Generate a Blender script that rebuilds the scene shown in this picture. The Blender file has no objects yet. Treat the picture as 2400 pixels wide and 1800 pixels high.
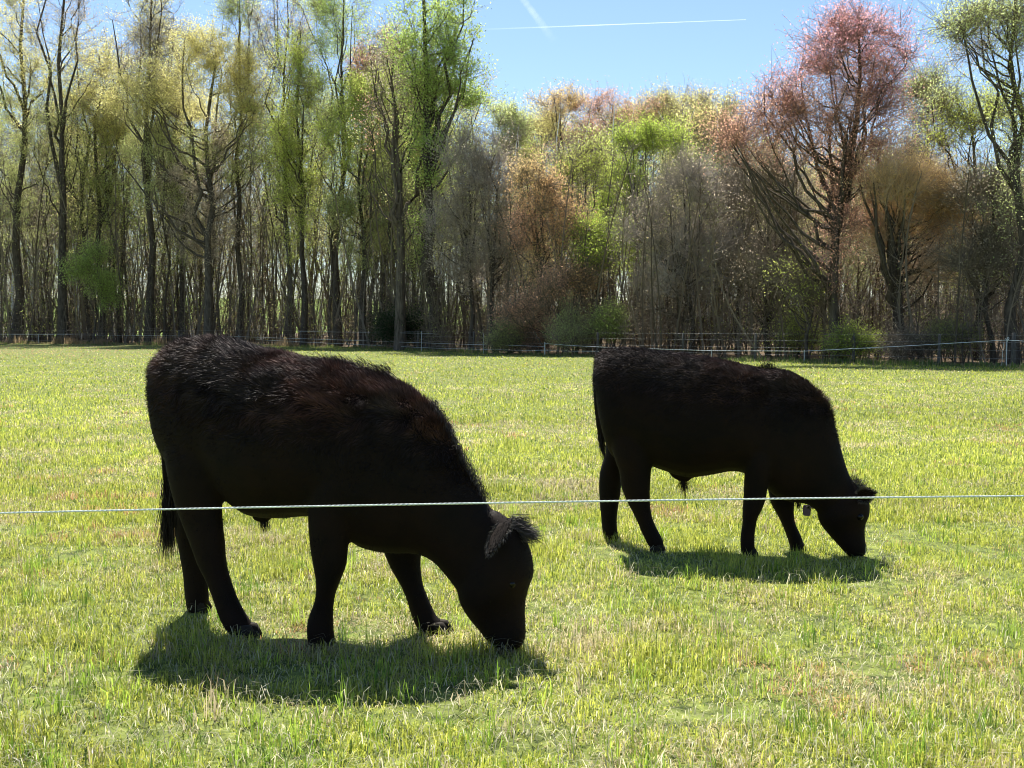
import bpy, math
import numpy as np
from mathutils import Vector
rng = np.random.default_rng(7)
sc = bpy.context.scene

# ------------------------------------------------------------ camera, sky, sun, exposure
F = 2600.0; CH = 1.25; TH = math.atan(135.0/F)
cd = bpy.data.cameras.new('camera'); cam = bpy.data.objects.new('camera', cd)
sc.collection.objects.link(cam); sc.camera = cam
cd.sensor_width = 36; cd.lens = 36*F/2400; cd.clip_start = 0.05; cd.clip_end = 90000
cam.location = (0, 0, CH); cam.rotation_euler = (math.pi/2-TH, 0, 0)

SUN_EL = math.radians(57); SH = Vector((0.18, -0.8, 0)).normalized()      # SH = the way the shadows fall
w = bpy.data.worlds.new('World'); sc.world = w; w.use_nodes = True
nt = w.node_tree; bg = nt.nodes['Background']
sky = nt.nodes.new('ShaderNodeTexSky'); sky.sky_type = 'NISHITA'; sky.sun_disc = False
sky.sun_elevation = SUN_EL; sky.sun_rotation = math.atan2(-SH.x, -SH.y)
sky.altitude = 0; sky.air_density = 1.0; sky.dust_density = 0.15; sky.ozone_density = 3.0
nt.links.new(sky.outputs[0], bg.inputs[0]); bg.inputs[1].default_value = 0.074
sl = bpy.data.lights.new('sun', 'SUN'); sl.energy = 5.0; sl.angle = math.radians(0.53); sl.color = (1, 0.95, 0.86)
so = bpy.data.objects.new('sun', sl); sc.collection.objects.link(so)
d = Vector((SH.x*math.cos(SUN_EL), SH.y*math.cos(SUN_EL), -math.sin(SUN_EL)))
so.rotation_euler = d.to_track_quat('-Z', 'Y').to_euler(); so.location = (0, 0, 30)
sc.view_settings.view_transform = 'Standard'; sc.view_settings.look = 'None'
sc.view_settings.exposure = 1.15; sc.view_settings.gamma = 1
sc.render.engine = 'CYCLES'
sc.cycles.max_bounces = 6; sc.cycles.transparent_max_bounces = 12; sc.cycles.diffuse_bounces = 3
sc.cycles.filter_width = 1.0; sc.cycles.glossy_bounces = 2; sc.cycles.transmission_bounces = 3

# ------------------------------------------------------------ helpers
def P(px, py, Y):
    """world point seen at photo pixel px,py at world depth Y"""
    u = (px-1200)/F; v = (900-py)/F
    dy = math.cos(TH)+v*math.sin(TH); dz = -math.sin(TH)+v*math.cos(TH)
    t = Y/dy
    return np.array([u*t, Y, CH+dz*t])
def vnoise(x, y, s, seed=0):
    x = np.asarray(x)/s; y = np.asarray(y)/s
    xi = np.floor(x).astype(np.int64); yi = np.floor(y).astype(np.int64); fx = x-xi; fy = y-yi
    fx = fx*fx*(3-2*fx); fy = fy*fy*(3-2*fy)
    def h(a, b):
        n = (a*374761393+b*668265263+seed*144269504) & 0x7fffffff
        n = ((n ^ (n >> 13))*1274126177) & 0x7fffffff
        return ((n ^ (n >> 16)) & 0xffff)/65535.0
    return (h(xi, yi)*(1-fx)+h(xi+1, yi)*fx)*(1-fy)+(h(xi, yi+1)*(1-fx)+h(xi+1, yi+1)*fx)*fy
def fbm(x, y, s, seed=0):
    return (vnoise(x, y, s, seed)+.5*vnoise(x, y, s*.5, seed+1)+.25*vnoise(x, y, s*.25, seed+2))/1.75

class MB:
    """collects quads and triangles, several materials, optional per vertex colour"""
    def __init__(s): s.v = []; s.f = []; s.m = []; s.c = []; s.n = 0
    def add(s, V, Fc, mat=0, col=None):
        V = np.asarray(V, float).reshape(-1, 3); Fc = np.asarray(Fc, np.int64)
        s.v.append(V); s.f.append(Fc+s.n); s.m.append(np.full(len(Fc), mat, np.int32))
        c = np.ones((len(V), 4)); 
        if col is not None: c[:, :3] = col
        s.c.append(c); s.n += len(V)
    def mesh(s, name, mats, smooth=True):
        me = bpy.data.meshes.new(name)
        V = np.concatenate(s.v); me.vertices.add(len(V)); me.vertices.foreach_set('co', V.astype(np.float32).ravel())
        loops = np.concatenate([f.ravel() for f in s.f]); sizes = np.concatenate([np.full(len(f), f.shape[1]) for f in s.f])
        me.loops.add(len(loops)); me.loops.foreach_set('vertex_index', loops.astype(np.int32))
        me.polygons.add(len(sizes)); st = np.concatenate([[0], np.cumsum(sizes)[:-1]])
        me.polygons.foreach_set('loop_start', st.astype(np.int32))
        me.polygons.foreach_set('material_index', np.concatenate(s.m))
        me.polygons.foreach_set('use_smooth', np.full(len(sizes), smooth))
        a = me.color_attributes.new('col', 'FLOAT_COLOR', 'POINT')
        a.data.foreach_set('color', np.concatenate(s.c).astype(np.float32).ravel())
        me.update(calc_edges=True)
        for m in (mats if isinstance(mats, (list, tuple)) else [mats]): me.materials.append(m)
        return me
    def build(s, name, mats, parent=None, smooth=True):
        o = bpy.data.objects.new(name, s.mesh(name, mats, smooth)); sc.collection.objects.link(o)
        if parent is not None:
            o.parent = parent; o.matrix_parent_inverse = parent.matrix_world.inverted()
        return o
def empty(name, loc, label, cat, group=None):
    o = bpy.data.objects.new(name, None); sc.collection.objects.link(o); o.location = loc
    o.empty_display_size = .2
    bpy.context.view_layer.update(); tag(o, label, cat, group); return o
def tag(o, label=None, cat=None, group=None, kind=None):
    if label: o['label'] = label
    if cat: o['category'] = cat
    if group: o['group'] = group
    if kind: o['kind'] = kind
    return o
def tubes(mb, Pt, R, sides=4, mat=0, col=None):
    """Pt (n,k,3) polylines, R (n,k) radii"""
    n, k, _ = Pt.shape
    T = np.gradient(Pt, axis=1); T /= np.linalg.norm(T, axis=2, keepdims=True)+1e-9
    ref = np.where(np.abs(T[..., 2:3]) > .9, np.array([1., 0, 0]), np.array([0, 0, 1.]))
    A = np.cross(T, ref); A /= np.linalg.norm(A, axis=2, keepdims=True)+1e-9; B = np.cross(T, A)
    an = np.arange(sides)/sides*2*np.pi
    V = Pt[:, :, None, :]+R[:, :, None, None]*(A[:, :, None, :]*np.cos(an)[None, None, :, None]+B[:, :, None, :]*np.sin(an)[None, None, :, None])
    idx = np.arange(n*k*sides).reshape(n, k, sides)
    a = idx[:, :-1, :]; b = np.roll(a, -1, axis=2); c = idx[:, 1:, :]; dd = np.roll(c, -1, axis=2)
    Fc = np.stack([a, b, dd, c], -1).reshape(-1, 4)
    if col is not None and np.ndim(col) == 2: col = np.repeat(col, k*sides, axis=0)
    mb.add(V.reshape(-1, 3), Fc, mat, col)
def rand_unit(n):
    v = rng.normal(size=(n, 3)); return v/np.linalg.norm(v, axis=1, keepdims=True)
def leaves(mb, C, size, mat, col, asp=.6):
    n = len(C); a = rand_unit(n); b = np.cross(a, rand_unit(n)); b /= np.linalg.norm(b, axis=1, keepdims=True)+1e-9
    s = (size*rng.uniform(.6, 1.3, n))[:, None]; a = a*s*.5; b = b*s*.5*asp
    V = np.stack([C-a, C-b*.9-a*.1, C+a, C+b*.9-a*.1], 1)
    mb.add(V.reshape(-1, 3), np.arange(4*n).reshape(n, 4), mat, np.repeat(col, 4, axis=0))

# ------------------------------------------------------------ materials
def mat(name):
    m = bpy.data.materials.new(name); m.use_nodes = True; return m, m.node_tree, m.node_tree.nodes['Principled BSDF']
def noise_col(nt, bs, c1, c2, scale, detail=6, stretch=None, rough=.9, bump=0, lo=.35, hi=.65, attr=False):
    tc = nt.nodes.new('ShaderNodeTexCoord'); no = nt.nodes.new('ShaderNodeTexNoise'); rp = nt.nodes.new('ShaderNodeValToRGB')
    mp = nt.nodes.new('ShaderNodeMapping'); mp.inputs['Scale'].default_value = stretch or (1, 1, 1)
    nt.links.new(tc.outputs['Object'], mp.inputs[0]); nt.links.new(mp.outputs[0], no.inputs['Vector'])
    no.inputs['Scale'].default_value = scale; no.inputs['Detail'].default_value = detail; no.inputs['Roughness'].default_value = .65
    rp.color_ramp.elements[0].position = lo; rp.color_ramp.elements[0].color = (*c1, 1)
    rp.color_ramp.elements[1].position = hi; rp.color_ramp.elements[1].color = (*c2, 1)
    nt.links.new(no.outputs[0], rp.inputs[0]); out = rp.outputs[0]
    if attr:
        at = nt.nodes.new('ShaderNodeAttribute'); at.attribute_name = 'col'
        mx = nt.nodes.new('ShaderNodeMix'); mx.data_type = 'RGBA'; mx.blend_type = 'MULTIPLY'; mx.inputs[0].default_value = 1
        nt.links.new(out, mx.inputs[6]); nt.links.new(at.outputs[0], mx.inputs[7]); out = mx.outputs[2]
    nt.links.new(out, bs.inputs['Base Color']); bs.inputs['Roughness'].default_value = rough
    bs.inputs['Specular IOR Level'].default_value = .2
    if bump:
        bp = nt.nodes.new('ShaderNodeBump'); bp.inputs['Strength'].default_value = bump; bp.inputs['Distance'].default_value = .03
        nt.links.new(no.outputs[0], bp.inputs['Height']); nt.links.new(bp.outputs[0], bs.inputs['Normal'])
    return out
def leafy(name, trans=.5, rough=.55, spec=.25):
    m, nt, bs = mat(name); at = nt.nodes.new('ShaderNodeAttribute'); at.attribute_name = 'col'
    nt.links.new(at.outputs[0], bs.inputs['Base Color']); bs.inputs['Roughness'].default_value = rough
    bs.inputs['Specular IOR Level'].default_value = spec
    tr = nt.nodes.new('ShaderNodeBsdfTranslucent'); nt.links.new(at.outputs[0], tr.inputs[0])
    mx = nt.nodes.new('ShaderNodeMixShader'); mx.inputs[0].default_value = trans
    nt.links.new(bs.outputs[0], mx.inputs[1]); nt.links.new(tr.outputs[0], mx.inputs[2])
    nt.links.new(mx.outputs[0], nt.nodes['Material Output'].inputs[0]); return m
M_leaf = leafy('leaf', .68); M_grass = leafy('grass_blade', .55, .4, .5)
M_bark, nt_, bs_ = mat('bark'); noise_col(nt_, bs_, (.04, .032, .025), (.13, .105, .08), 2.5, 8, (4, 4, .8), .95, .5, attr=True)
M_twig, nt_, bs_ = mat('twig'); at = nt_.nodes.new('ShaderNodeAttribute'); at.attribute_name = 'col'
nt_.links.new(at.outputs[0], bs_.inputs['Base Color']); bs_.inputs['Roughness'].default_value = .8; bs_.inputs['Specular IOR Level'].default_value = .3
M_field, nt_, bs_ = mat('pasture_soil'); noise_col(nt_, bs_, (.03, .045, .01), (.22, .26, .06), 11.0, 12, None, .95, .6)
M_litter, nt_, bs_ = mat('leaf_litter'); noise_col(nt_, bs_, (.05, .035, .02), (.17, .12, .07), 1.3, 12, None, .95, .5)
M_hill, nt_, bs_ = mat('far_pasture'); noise_col(nt_, bs_, (.14, .22, .04), (.22, .29, .06), .2, 8, None, .95)

# ------------------------------------------------------------ ground
EDGE = np.array([[-400, 84], [0, 81], [700, 69], [1000, 56], [1200, 48.5], [1800, 39], [2400, 33.5], [2900, 30]], float)
def edgeY(px): return float(np.interp(px, EDGE[:, 0], EDGE[:, 1]))
EW = np.array([[(p-1200)/F*y, y] for p, y in EDGE]); EW = np.vstack([[-2000, 120], EW, [400, 20]])
def edge_at(X): return np.interp(X, EW[:, 0], EW[:, 1])
def gh(X, Y):
    X = np.asarray(X, float); Y = np.asarray(Y, float)
    left = 1/(1+np.exp((X+12)/10)); dist = Y-edge_at(X)
    a = np.clip((dist-28)/120, 0, 1); hillL = 7*a*a*(3-2*a)
    b = np.clip((dist-6)/60, 0, 1); hillR = 3.6*b*b*(3-2*b)
    far = np.clip((Y-260)/600, 0, 1)*6
    return left*hillL+(1-left)*hillR+far+.012*(vnoise(X, Y, 1.7, 3)-.5)*np.where(dist < 0, 1, 6)
def grid_sheet(xs, ys, fn, name, m, mask=None):
    X, Y = np.meshgrid(xs, ys); Z = fn(X, Y); mb = MB(); n, k = X.shape
    idx = np.arange(n*k).reshape(n, k)
    Fc = np.stack([idx[:-1, :-1], idx[:-1, 1:], idx[1:, 1:], idx[1:, :-1]], -1)
    if mask is not None:
        Fc = Fc[mask((X[:-1, :-1]+X[1:, 1:])/2, (Y[:-1, :-1]+Y[1:, 1:])/2)]
    mb.add(np.stack([X, Y, Z], -1).reshape(-1, 3), Fc.reshape(-1, 4)); o = mb.build(name, m); tag(o, kind='structure'); return o
xs = np.concatenate([-np.geomspace(2500, 60, 22), np.arange(-58, 40, .8), np.geomspace(41, 2500, 22)])
ys = np.concatenate([-np.geomspace(200, 3, 8), np.arange(-2, 130, .8), np.geomspace(131, 6000, 40)])
grid_sheet(xs, ys, gh, 'ground', M_field)
xs = np.arange(-75, 60, .75)
TT = np.linspace(0, 1, 60)
mb = MB(); X = np.repeat(xs[None, :], 60, 0); D = TT[:, None]**1.3*np.where(X < -10, 34, 75); Y = edge_at(X)+.9+D+.5*(vnoise(X, X*0, 2.2, 9)-.5)
idx = np.arange(X.size).reshape(X.shape)
mb.add(np.stack([X, Y, gh(X, Y)+.02], -1).reshape(-1, 3), np.stack([idx[:-1, :-1], idx[:-1, 1:], idx[1:, 1:], idx[1:, :-1]], -1).reshape(-1, 4))
tag(mb.build('forest_floor', M_litter), kind='structure')
xs = np.linspace(-160, -2, 60); mb = MB(); X = np.repeat(xs[None, :], 40, 0); Y = edge_at(X)+36+np.linspace(0, 1, 40)[:, None]*180
idx = np.arange(X.size).reshape(X.shape)
mb.add(np.stack([X, Y, gh(X, Y)+.03], -1).reshape(-1, 3), np.stack([idx[:-1, :-1], idx[:-1, 1:], idx[1:, 1:], idx[1:, :-1]], -1).reshape(-1, 4))
tag(mb.build('far_meadow', M_hill), kind='structure')

# ------------------------------------------------------------ grass (one object nobody could count)
def blades(X, Y, mb, H, Wd, lean, col, base_z=None):
    n = len(X); z0 = gh(X, Y)-.005 if base_z is None else base_z
    az = rng.uniform(0, 2*np.pi, n); dx = np.cos(az); dy = np.sin(az)
    fa = az+rng.normal(np.pi/2, .5, n); sx = np.cos(fa)*Wd*.5; sy = np.sin(fa)*Wd*.5
    L = H*np.sin(lean); U = H*np.cos(lean)
    p0 = np.stack([X, Y, z0], -1); p1 = p0+np.stack([dx*L*.28, dy*L*.28, U*.55+.18*L], -1); p2 = p0+np.stack([dx*L, dy*L, U*rng.uniform(.75, 1, n)], -1)
    S = np.stack([sx, sy, 0*sx], -1)
    V = np.stack([p0-S, p0+S, p1+S*.8, p1-S*.8, p2], 1)
    i = np.arange(n)*5
    c = np.repeat(col, 5, axis=0)
    mb.add(V.reshape(-1, 3), np.stack([i, i+1, i+2, i+3], -1), 0, c)
    mb.f.append((np.stack([i+3, i+2, i+4], -1))+mb.n-5*n); mb.m.append(np.zeros(n, np.int32))
def grass_colors(X, Y, n):
    g1 = np.array([.32, .38, .045]); g2 = np.array([.66, .66, .13]); dry = np.array([.64, .54, .30]); org = np.array([.56, .33, .16]); dk = np.array([.09, .16, .03])
    a = fbm(X, Y, .9, 11); b = fbm(X, Y, .55, 21); r = rng.uniform(0, 1, n)
    c = g1+(g2-g1)*rng.uniform(0, 1, n)[:, None]
    c = np.where((r < .12)[:, None], dk, c)
    far = np.clip((Y-40)/18, 0, 1)*np.clip((-X/Y-.30)/.06, 0, 1)*np.clip(fbm(X, Y, 3., 91)*2.2-.35, .15, 1)
    pd = np.clip(.17+(b-.5)*2.1+(fbm(X, Y, 2.2, 27)-.5)*.8, .03, .88)+.55*far
    isd = rng.uniform(0, 1, n) < pd
    c = np.where(isd[:, None], dry*rng.uniform(.6, 1.15, n)[:, None], c)
    po = np.clip((fbm(X+40, Y, .5, 31)-.70)*5, 0, .5)+.3*far
    c = np.where((rng.uniform(0, 1, n) < po)[:, None], org, c)
    c = np.where((rng.uniform(0, 1, n) < .95*far)[:, None], np.array([.56, .37, .22]), c)
    c = c*(.72+.5*fbm(X+11, Y, 1.6, 71))[:, None]
    return c*rng.uniform(.8, 1.2, n)[:, None], isd, a
def sample_field(n, y0, y1):
    t = rng.uniform(0, 1, n); Y = 1/(1/y0+(1/y1-1/y0)*t); X = rng.uniform(-1, 1, n)*(.48*Y+.9); return X, Y
gm = MB()
n = 420000; Y = rng.uniform(2.4, 7.2, n); X = rng.uniform(-1, 1, n)*(.48*Y+.9)*1.0
keep = rng.uniform(0, 1, n) < (.48*Y+.9)/4.36; X = X[keep]; Y = Y[keep]; 
tf = fbm(X, Y, .22, 51); keep = rng.uniform(0, 1, len(X)) < np.clip(.6+(tf-.4)*2.2, .45, 1); X = X[keep]; Y = Y[keep]; n = len(X)
c, isd, a = grass_colors(X, Y, n); tf = fbm(X, Y, .22, 51)
H = rng.uniform(.025, .055, n)*(.6+1.0*np.clip((tf-.3)*2, 0, 1.2)); H = np.where(isd, H*1.05, H*1.12)*(.5+1.9*fbm(X, Y, .6, 33)**2)
blades(X, Y, gm, H, rng.uniform(.0022, .0048, n), np.where(isd, rng.uniform(.8, 1.52, n), np.abs(rng.normal(0, 1.05, n)).clip(0, 1.5)), c)
# mid and far field, widening with distance
n = 430000; X, Y = sample_field(n, 7.0, 84); ok = Y < edge_at(X)+.8+.6*rng.uniform(-1, 1, n); X = X[ok]; Y = Y[ok]; n = len(X)
c, isd, a = grass_colors(X, Y, n); tf = fbm(X, Y, .35, 51)
H = rng.uniform(.035, .075, n)*(.6+.9*np.clip((tf-.3)*2, 0, 1.2)); Wd = np.maximum(.0045, Y*.0006)*rng.uniform(.7, 1.3, n)
blades(X, Y, gm, H, Wd, np.where(isd, rng.uniform(.7, 1.5, n), np.abs(rng.normal(0, 1., n)).clip(0, 1.5)), c)
# tufts of longer green blades and pale dead stems
nt2 = 700; ty = 1/(1/2.6+(1/16.-1/2.6)*rng.uniform(0, 1, nt2)); tx = rng.uniform(-1, 1, nt2)*(.48*ty+.6)
k = rng.integers(8, 26, nt2); X = np.repeat(tx, k)+rng.normal(0, .028, k.sum()); Y = np.repeat(ty, k)+rng.normal(0, .028, k.sum()); n = len(X)
tc_ = np.repeat(rng.uniform(0, 1, nt2), k)
c = np.array([.15, .28, .03])+(np.array([.42, .54, .08])-np.array([.13, .25, .03]))*tc_[:, None]
c = np.where(np.repeat(rng.uniform(0, 1, nt2) < .12, k)[:, None], np.array([.50, .42, .26]), c)
c = c*rng.uniform(.7, 1.2, n)[:, None]; hs = np.repeat(rng.uniform(.7, 1.35, nt2), k)
blades(X, Y, gm, rng.uniform(.06, .12, n)*hs, rng.uniform(.0025, .0048, n), np.abs(rng.normal(.2, .6, n)).clip(0, 1.4), c)
n = 15000; Y = 1/(1/2.6+(1/20.-1/2.6)*rng.uniform(0, 1, n)); X = rng.uniform(-1, 1, n)*(.48*Y+.6)
blades(X, Y, gm, rng.uniform(.035, .11, n), rng.uniform(.0018, .0036, n), rng.uniform(.7, 1.5, n), np.array([.66, .62, .42])*rng.uniform(.5, 1.15, n)[:, None], gh(X, Y)+rng.uniform(0, .03, n))
n = 26000; px = rng.uniform(-200, 2600, n); Y = np.interp(px, EDGE[:, 0], EDGE[:, 1])+rng.normal(.5, .55, n); X = (px-1200)/F*Y; cl = fbm(X, Y, .9, 61)
blades(X, Y, gm, rng.uniform(.06, .22, n)*np.clip(.2+(cl-.3)*3, .3, 1.7), np.full(n, .018), np.abs(rng.normal(0, .45, n)), np.where((rng.uniform(0, 1, n) < .35)[:, None], np.array([.45, .38, .2]), np.array([.16, .26, .05]))*rng.uniform(.5, 1.1, (n, 1)))
tag(gm.build('grass', M_grass), 'short patchy green and straw coloured pasture grass covering the field', 'grass', kind='stuff')

# ------------------------------------------------------------ trees
def bez(a, b, c, k):
    t = np.linspace(0, 1, k)[None, :, None]
    return (1-t)**2*a[:, None]+2*t*(1-t)*b[:, None]+t*t*c[:, None]
def nearest(T, C, up=.8):
    out = np.empty(len(T), int)
    for i in range(0, len(T), 400):
        dlt = T[i:i+400, None, :]-C[None]; dist = np.linalg.norm(dlt, axis=2)
        out[i:i+400] = np.argmin(dist+up*np.maximum(0, .35*dist-dlt[..., 2]), axis=1)
    return out
LEAF = dict(tan=((.82, .74, .34), (.70, .66, .24)), ygreen=((.72, .76, .20), (.56, .64, .15)), green=((.46, .60, .15), (.56, .66, .20)),
            bright=((.54, .64, .12), (.42, .54, .10)), pink=((.90, .44, .46), (.86, .52, .46)), salmon=((.82, .48, .36), (.72, .46, .29)),
            orange=((.80, .54, .26), (.70, .46, .25)), gold=((.86, .66, .32), (.74, .56, .28)), bare=((.54, .47, .36), (.54, .45, .33)),
            pale=((.68, .72, .36), (.58, .66, .24)), redbrown=((.80, .46, .32), (.66, .44, .28)), olive=((.60, .61, .25), (.48, .53, .19)), dark=((.05, .09, .03), (.03, .06, .02)))
def tree_mesh(tr, cr, base, path, r0, blobs, n1, n2, n3, nl, kinds, slope=1.1, lsize=.13, twigc=(.19, .155, .115), sp=.09, l3=.9, kt=9, barkc=(1, 1, 1)):
    """path: (k,3) trunk polyline; blobs: list of (centre(3), radii(3), weight, kind)"""
    k = 9; tt = np.linspace(0, 1, k); s = np.linspace(0, 1, len(path)); path = np.array(path)
    TP = np.stack([np.interp(tt, s, path[:, i]) for i in range(3)], -1)
    H = TP[-1, 2]-TP[0, 2]; TP[1:-1, :2] += rng.normal(0, .021*H**.7, (k-2, 2)); TP[0, 2] -= .1
    TR = r0*(1-.88*tt**.9); TR[0] *= 1.3
    tubes(tr, TP[None], TR[None], 7, 0, np.tile(barkc, (1, 1)))
    nb = []; mr = np.mean([b[1] for b in blobs], axis=0); bz = path[0][2]; Hh = path[-1][2]-bz
    if Hh > 6: blobs = list(blobs)+[(np.array([np.interp(.5, np.linspace(0, 1, len(path)), np.array(path)[:, 0]), path[0][1], bz+Hh*.48]), np.array([mr[0]*.9, mr[0]*.8, Hh*.24]), .22*sum(b[2] for b in blobs), blobs[-1][3])]
    for b in blobs:
        nb.append((b[0], np.array(b[1])*.86, b[2]*.5, b[3]))
        for q in range(7):
            f = rng.uniform(.22, .5); nb.append((b[0]+rand_unit(1)[0]*b[1]*rng.uniform(.45, .95), np.array(b[1])*f, b[2]*.5/7*(.4+f*2), b[3]))
    blobs = nb
    bc = np.array([b[0] for b in blobs]); br = np.array([b[1] for b in blobs]); bw = np.array([b[2] for b in blobs], float); bw /= bw.sum()
    cA = np.array([LEAF[b[3]][0] for b in blobs]); cB = np.array([LEAF[b[3]][1] for b in blobs])
    def samp(n, e=.33):
        i = rng.choice(len(bc), n, p=bw); q = rng.normal(0, .5, (n, 3)); l = np.linalg.norm(q, axis=1, keepdims=True); q *= np.minimum(1, 1.35/l); return bc[i]+q*br[i], i
    T1, _ = samp(n1, .2)
    fine = np.linspace(0, 1, 60); FP = np.stack([np.interp(fine, tt, TP[:, i]) for i in range(3)], -1); FR = np.interp(fine, tt, TR)
    hd = np.linalg.norm(T1[:, :2]-np.interp(.6, tt, TP[:, 0])*np.array([1, 0])-np.array([0, TP[4, 1]]), axis=1)
    az = np.clip(T1[:, 2]-slope*hd*rng.uniform(.45, 1.6, n1)-.4, TP[0, 2]+H*.18, TP[-1, 2]-.2)
    nf = max(2, n1//7); hi_ = np.argsort(-T1[:, 2])[:n1//2]; fk = rng.choice(hi_, min(nf, len(hi_)), replace=False)
    az[fk] = TP[0, 2]+H*rng.uniform(.32, .6, len(fk))
    ai = np.clip(np.searchsorted(FP[:, 2], az), 0, 59); A = FP[ai]; thick = np.full(n1, .5); thick[fk] = .72; floor_ = np.full(n1, 1.); floor_[fk] = 2.2
    ctrl = A+(T1-A)*np.array([.62, .62, .35])+rng.normal(0, .04, (n1, 3))*np.linalg.norm(T1-A, axis=1, keepdims=True)
    B1 = bez(A, ctrl, T1, 8); B1[:, 1:-1] += rng.normal(0, .022, (n1, 6, 3))*np.linalg.norm(T1-A, axis=1)[:, None, None]
    R1 = np.minimum(FR[ai]*thick, (.022+.009*np.linalg.norm(T1-A, axis=1))*floor_)[:, None]*np.linspace(1, .2, 8)[None]
    tubes(tr, B1, R1, 4, 0, np.tile(barkc, (n1, 1)))
    C1 = np.concatenate([B1[:, 2:].reshape(-1, 3), FP[25:]])
    T2, i2 = samp(n2); j = nearest(T2, C1); A = C1[j]
    ctrl = (A+T2)/2+np.array([0, 0, -.08])*np.linalg.norm(T2-A, axis=1, keepdims=True)+rng.normal(0, .08, (n2, 3))*np.linalg.norm(T2-A, axis=1, keepdims=True)
    B2 = bez(A, ctrl, T2, 5); L = np.linalg.norm(T2-A, axis=1)
    tc = np.array(twigc)
    tubes(cr, B2, (.009+.005*L)[:, None]*np.linspace(1, .4, 5)[None], 3, 0, tc*rng.uniform(.7, 1.3, (n2, 1)))
    j = rng.integers(0, n2, n3); st = rng.integers(1, 5, n3); A = B2[j, st]; out = B2[j, -1]-B2[j, 0]; out /= np.linalg.norm(out, axis=1, keepdims=True)+1e-9
    dr = out*.7+rand_unit(n3)*.8+np.array([0, 0, .35]); dr /= np.linalg.norm(dr, axis=1, keepdims=True)
    L3 = l3*rng.uniform(.4, 1.5, n3)[:, None]; T3 = A+dr*L3
    B3 = bez(A, A+dr*L3*.5+rng.normal(0, .1, (n3, 3))*L3, T3, 3)
    tubes(cr, B3, np.tile(np.array([.007, .005, .003]), (n3, 1)), 3, 0, tc*rng.uniform(.7, 1.4, (n3, 1)))
    if nl:
        q = rng.integers(0, n3, nl); t = rng.uniform(.2, 1.1, nl)[:, None]
        Cn = A[q]+(T3[q]-A[q])*t+rng.normal(0, sp*1.6, (nl, 3)); ki = i2[j[q]]
        mixv = rng.uniform(0, 1, nl)[:, None]; col = (cA[ki]*(1-mixv)+cB[ki]*mixv)*rng.uniform(.65, 1.25, (nl, 1))
        leaves(cr, Cn, lsize, 1, col)
def px_blob(cx, cy, rx, ry, Y, wt, kind, dz=None):
    s = Y/F; return (P(cx, cy, Y)+np.array([0, rng.normal(0, .3), 0]), np.array([rx*s, (dz or min(rx, ry*1.2)*.9)*s, ry*s]), wt, kind)
used = {}
def tree(label, bx, off, pts, rpx, blobs, n1=22, n2=170, n3=1500, nl=6000, slope=1.1, lsize=.13, cat='tree', name='deciduous_tree', group=None, depth=None, **kw):
    """bx: photo x of the foot; pts: photo points up the trunk; rpx: trunk half width in photo pixels at the foot"""
    global rng
    rng = np.random.default_rng(int(bx*13+off*7))
    Y = depth or edgeY(bx)+off; X = (bx-1200)/F*Y; base = np.array([X, Y, float(gh(X, Y))])
    path = [base]+[P(p[0], p[1], Y) for p in pts]
    bl = [px_blob(*b[:4], Y, b[4], b[5]) for b in blobs]
    if bx < 900 and name == 'deciduous_tree': bl = [(c, r*np.array([1.25, 1.2, 1.12]), w_, k_) for c, r, w_, k_ in bl]; nl = int(nl*1.5); n3 = int(n3*1.15)
    tr = MB(); cr = MB()
    tree_mesh(tr, cr, base, path, rpx*Y/F*.85, bl, n1, n2, n3, int(nl*2.7), None, slope, .78*lsize*(Y/80)**.35, **kw)
    e = empty(name, tuple(base), label, cat, group)
    tr.build('trunk', M_bark, e); cr.build('crown', [M_twig, M_leaf], e, smooth=False)
    return e
exec_trees = True
# --- left wood
tree('big dark trunk at the left edge of the photo, tan leaf buds high up', 41, 3, [(48, 500), (60, 200), (40, -160)], 14,
     [(30, 60, 75, 130, 1.2, 'tan'), (70, 260, 90, 150, .8, 'tan'), (10, 330, 60, 120, .6, 'olive'), (60, 470, 60, 70, .25, 'olive')], 30, 260, 2200, 9000)
tree('tall straight dark trunk with a bare top, second big one from the left edge', 151, 2, [(150, 500), (146, 250), (150, -170)], 14,
     [(150, 10, 80, 140, 1, 'bare'), (180, 120, 60, 80, .5, 'tan'), (130, 300, 60, 90, .5, 'olive')], 26, 200, 1800, 3200, slope=1.8)
tree('slim leaning tree with a rounded tan crown behind the green sapling', 241, 5, [(232, 520), (225, 330), (232, 130)], 9,
     [(225, 200, 62, 90, 1, 'tan'), (262, 320, 50, 80, .5, 'tan'), (200, 380, 70, 90, .5, 'olive')], 24, 220, 1900, 9500)
tree('tall dark trunk rising above the top of the photo, left of the pale spreading tree', 350, 3, [(347, 500), (343, 260), (352, -170)], 12,
     [(350, 40, 65, 120, 1, 'tan'), (330, 110, 55, 60, .4, 'bare'), (360, 350, 55, 80, .3, 'olive')], 26, 200, 1800, 4600, slope=1.6)
tree('dark trunk forking at mid height close left of the pale spreading tree', 430, 5, [(428, 500), (424, 380), (410, 220)], 9,
     [(400, 230, 90, 70, 1, 'tan'), (370, 330, 80, 60, .7, 'olive'), (450, 380, 50, 60, .4, 'olive')], 22, 200, 1700, 7500)
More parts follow.
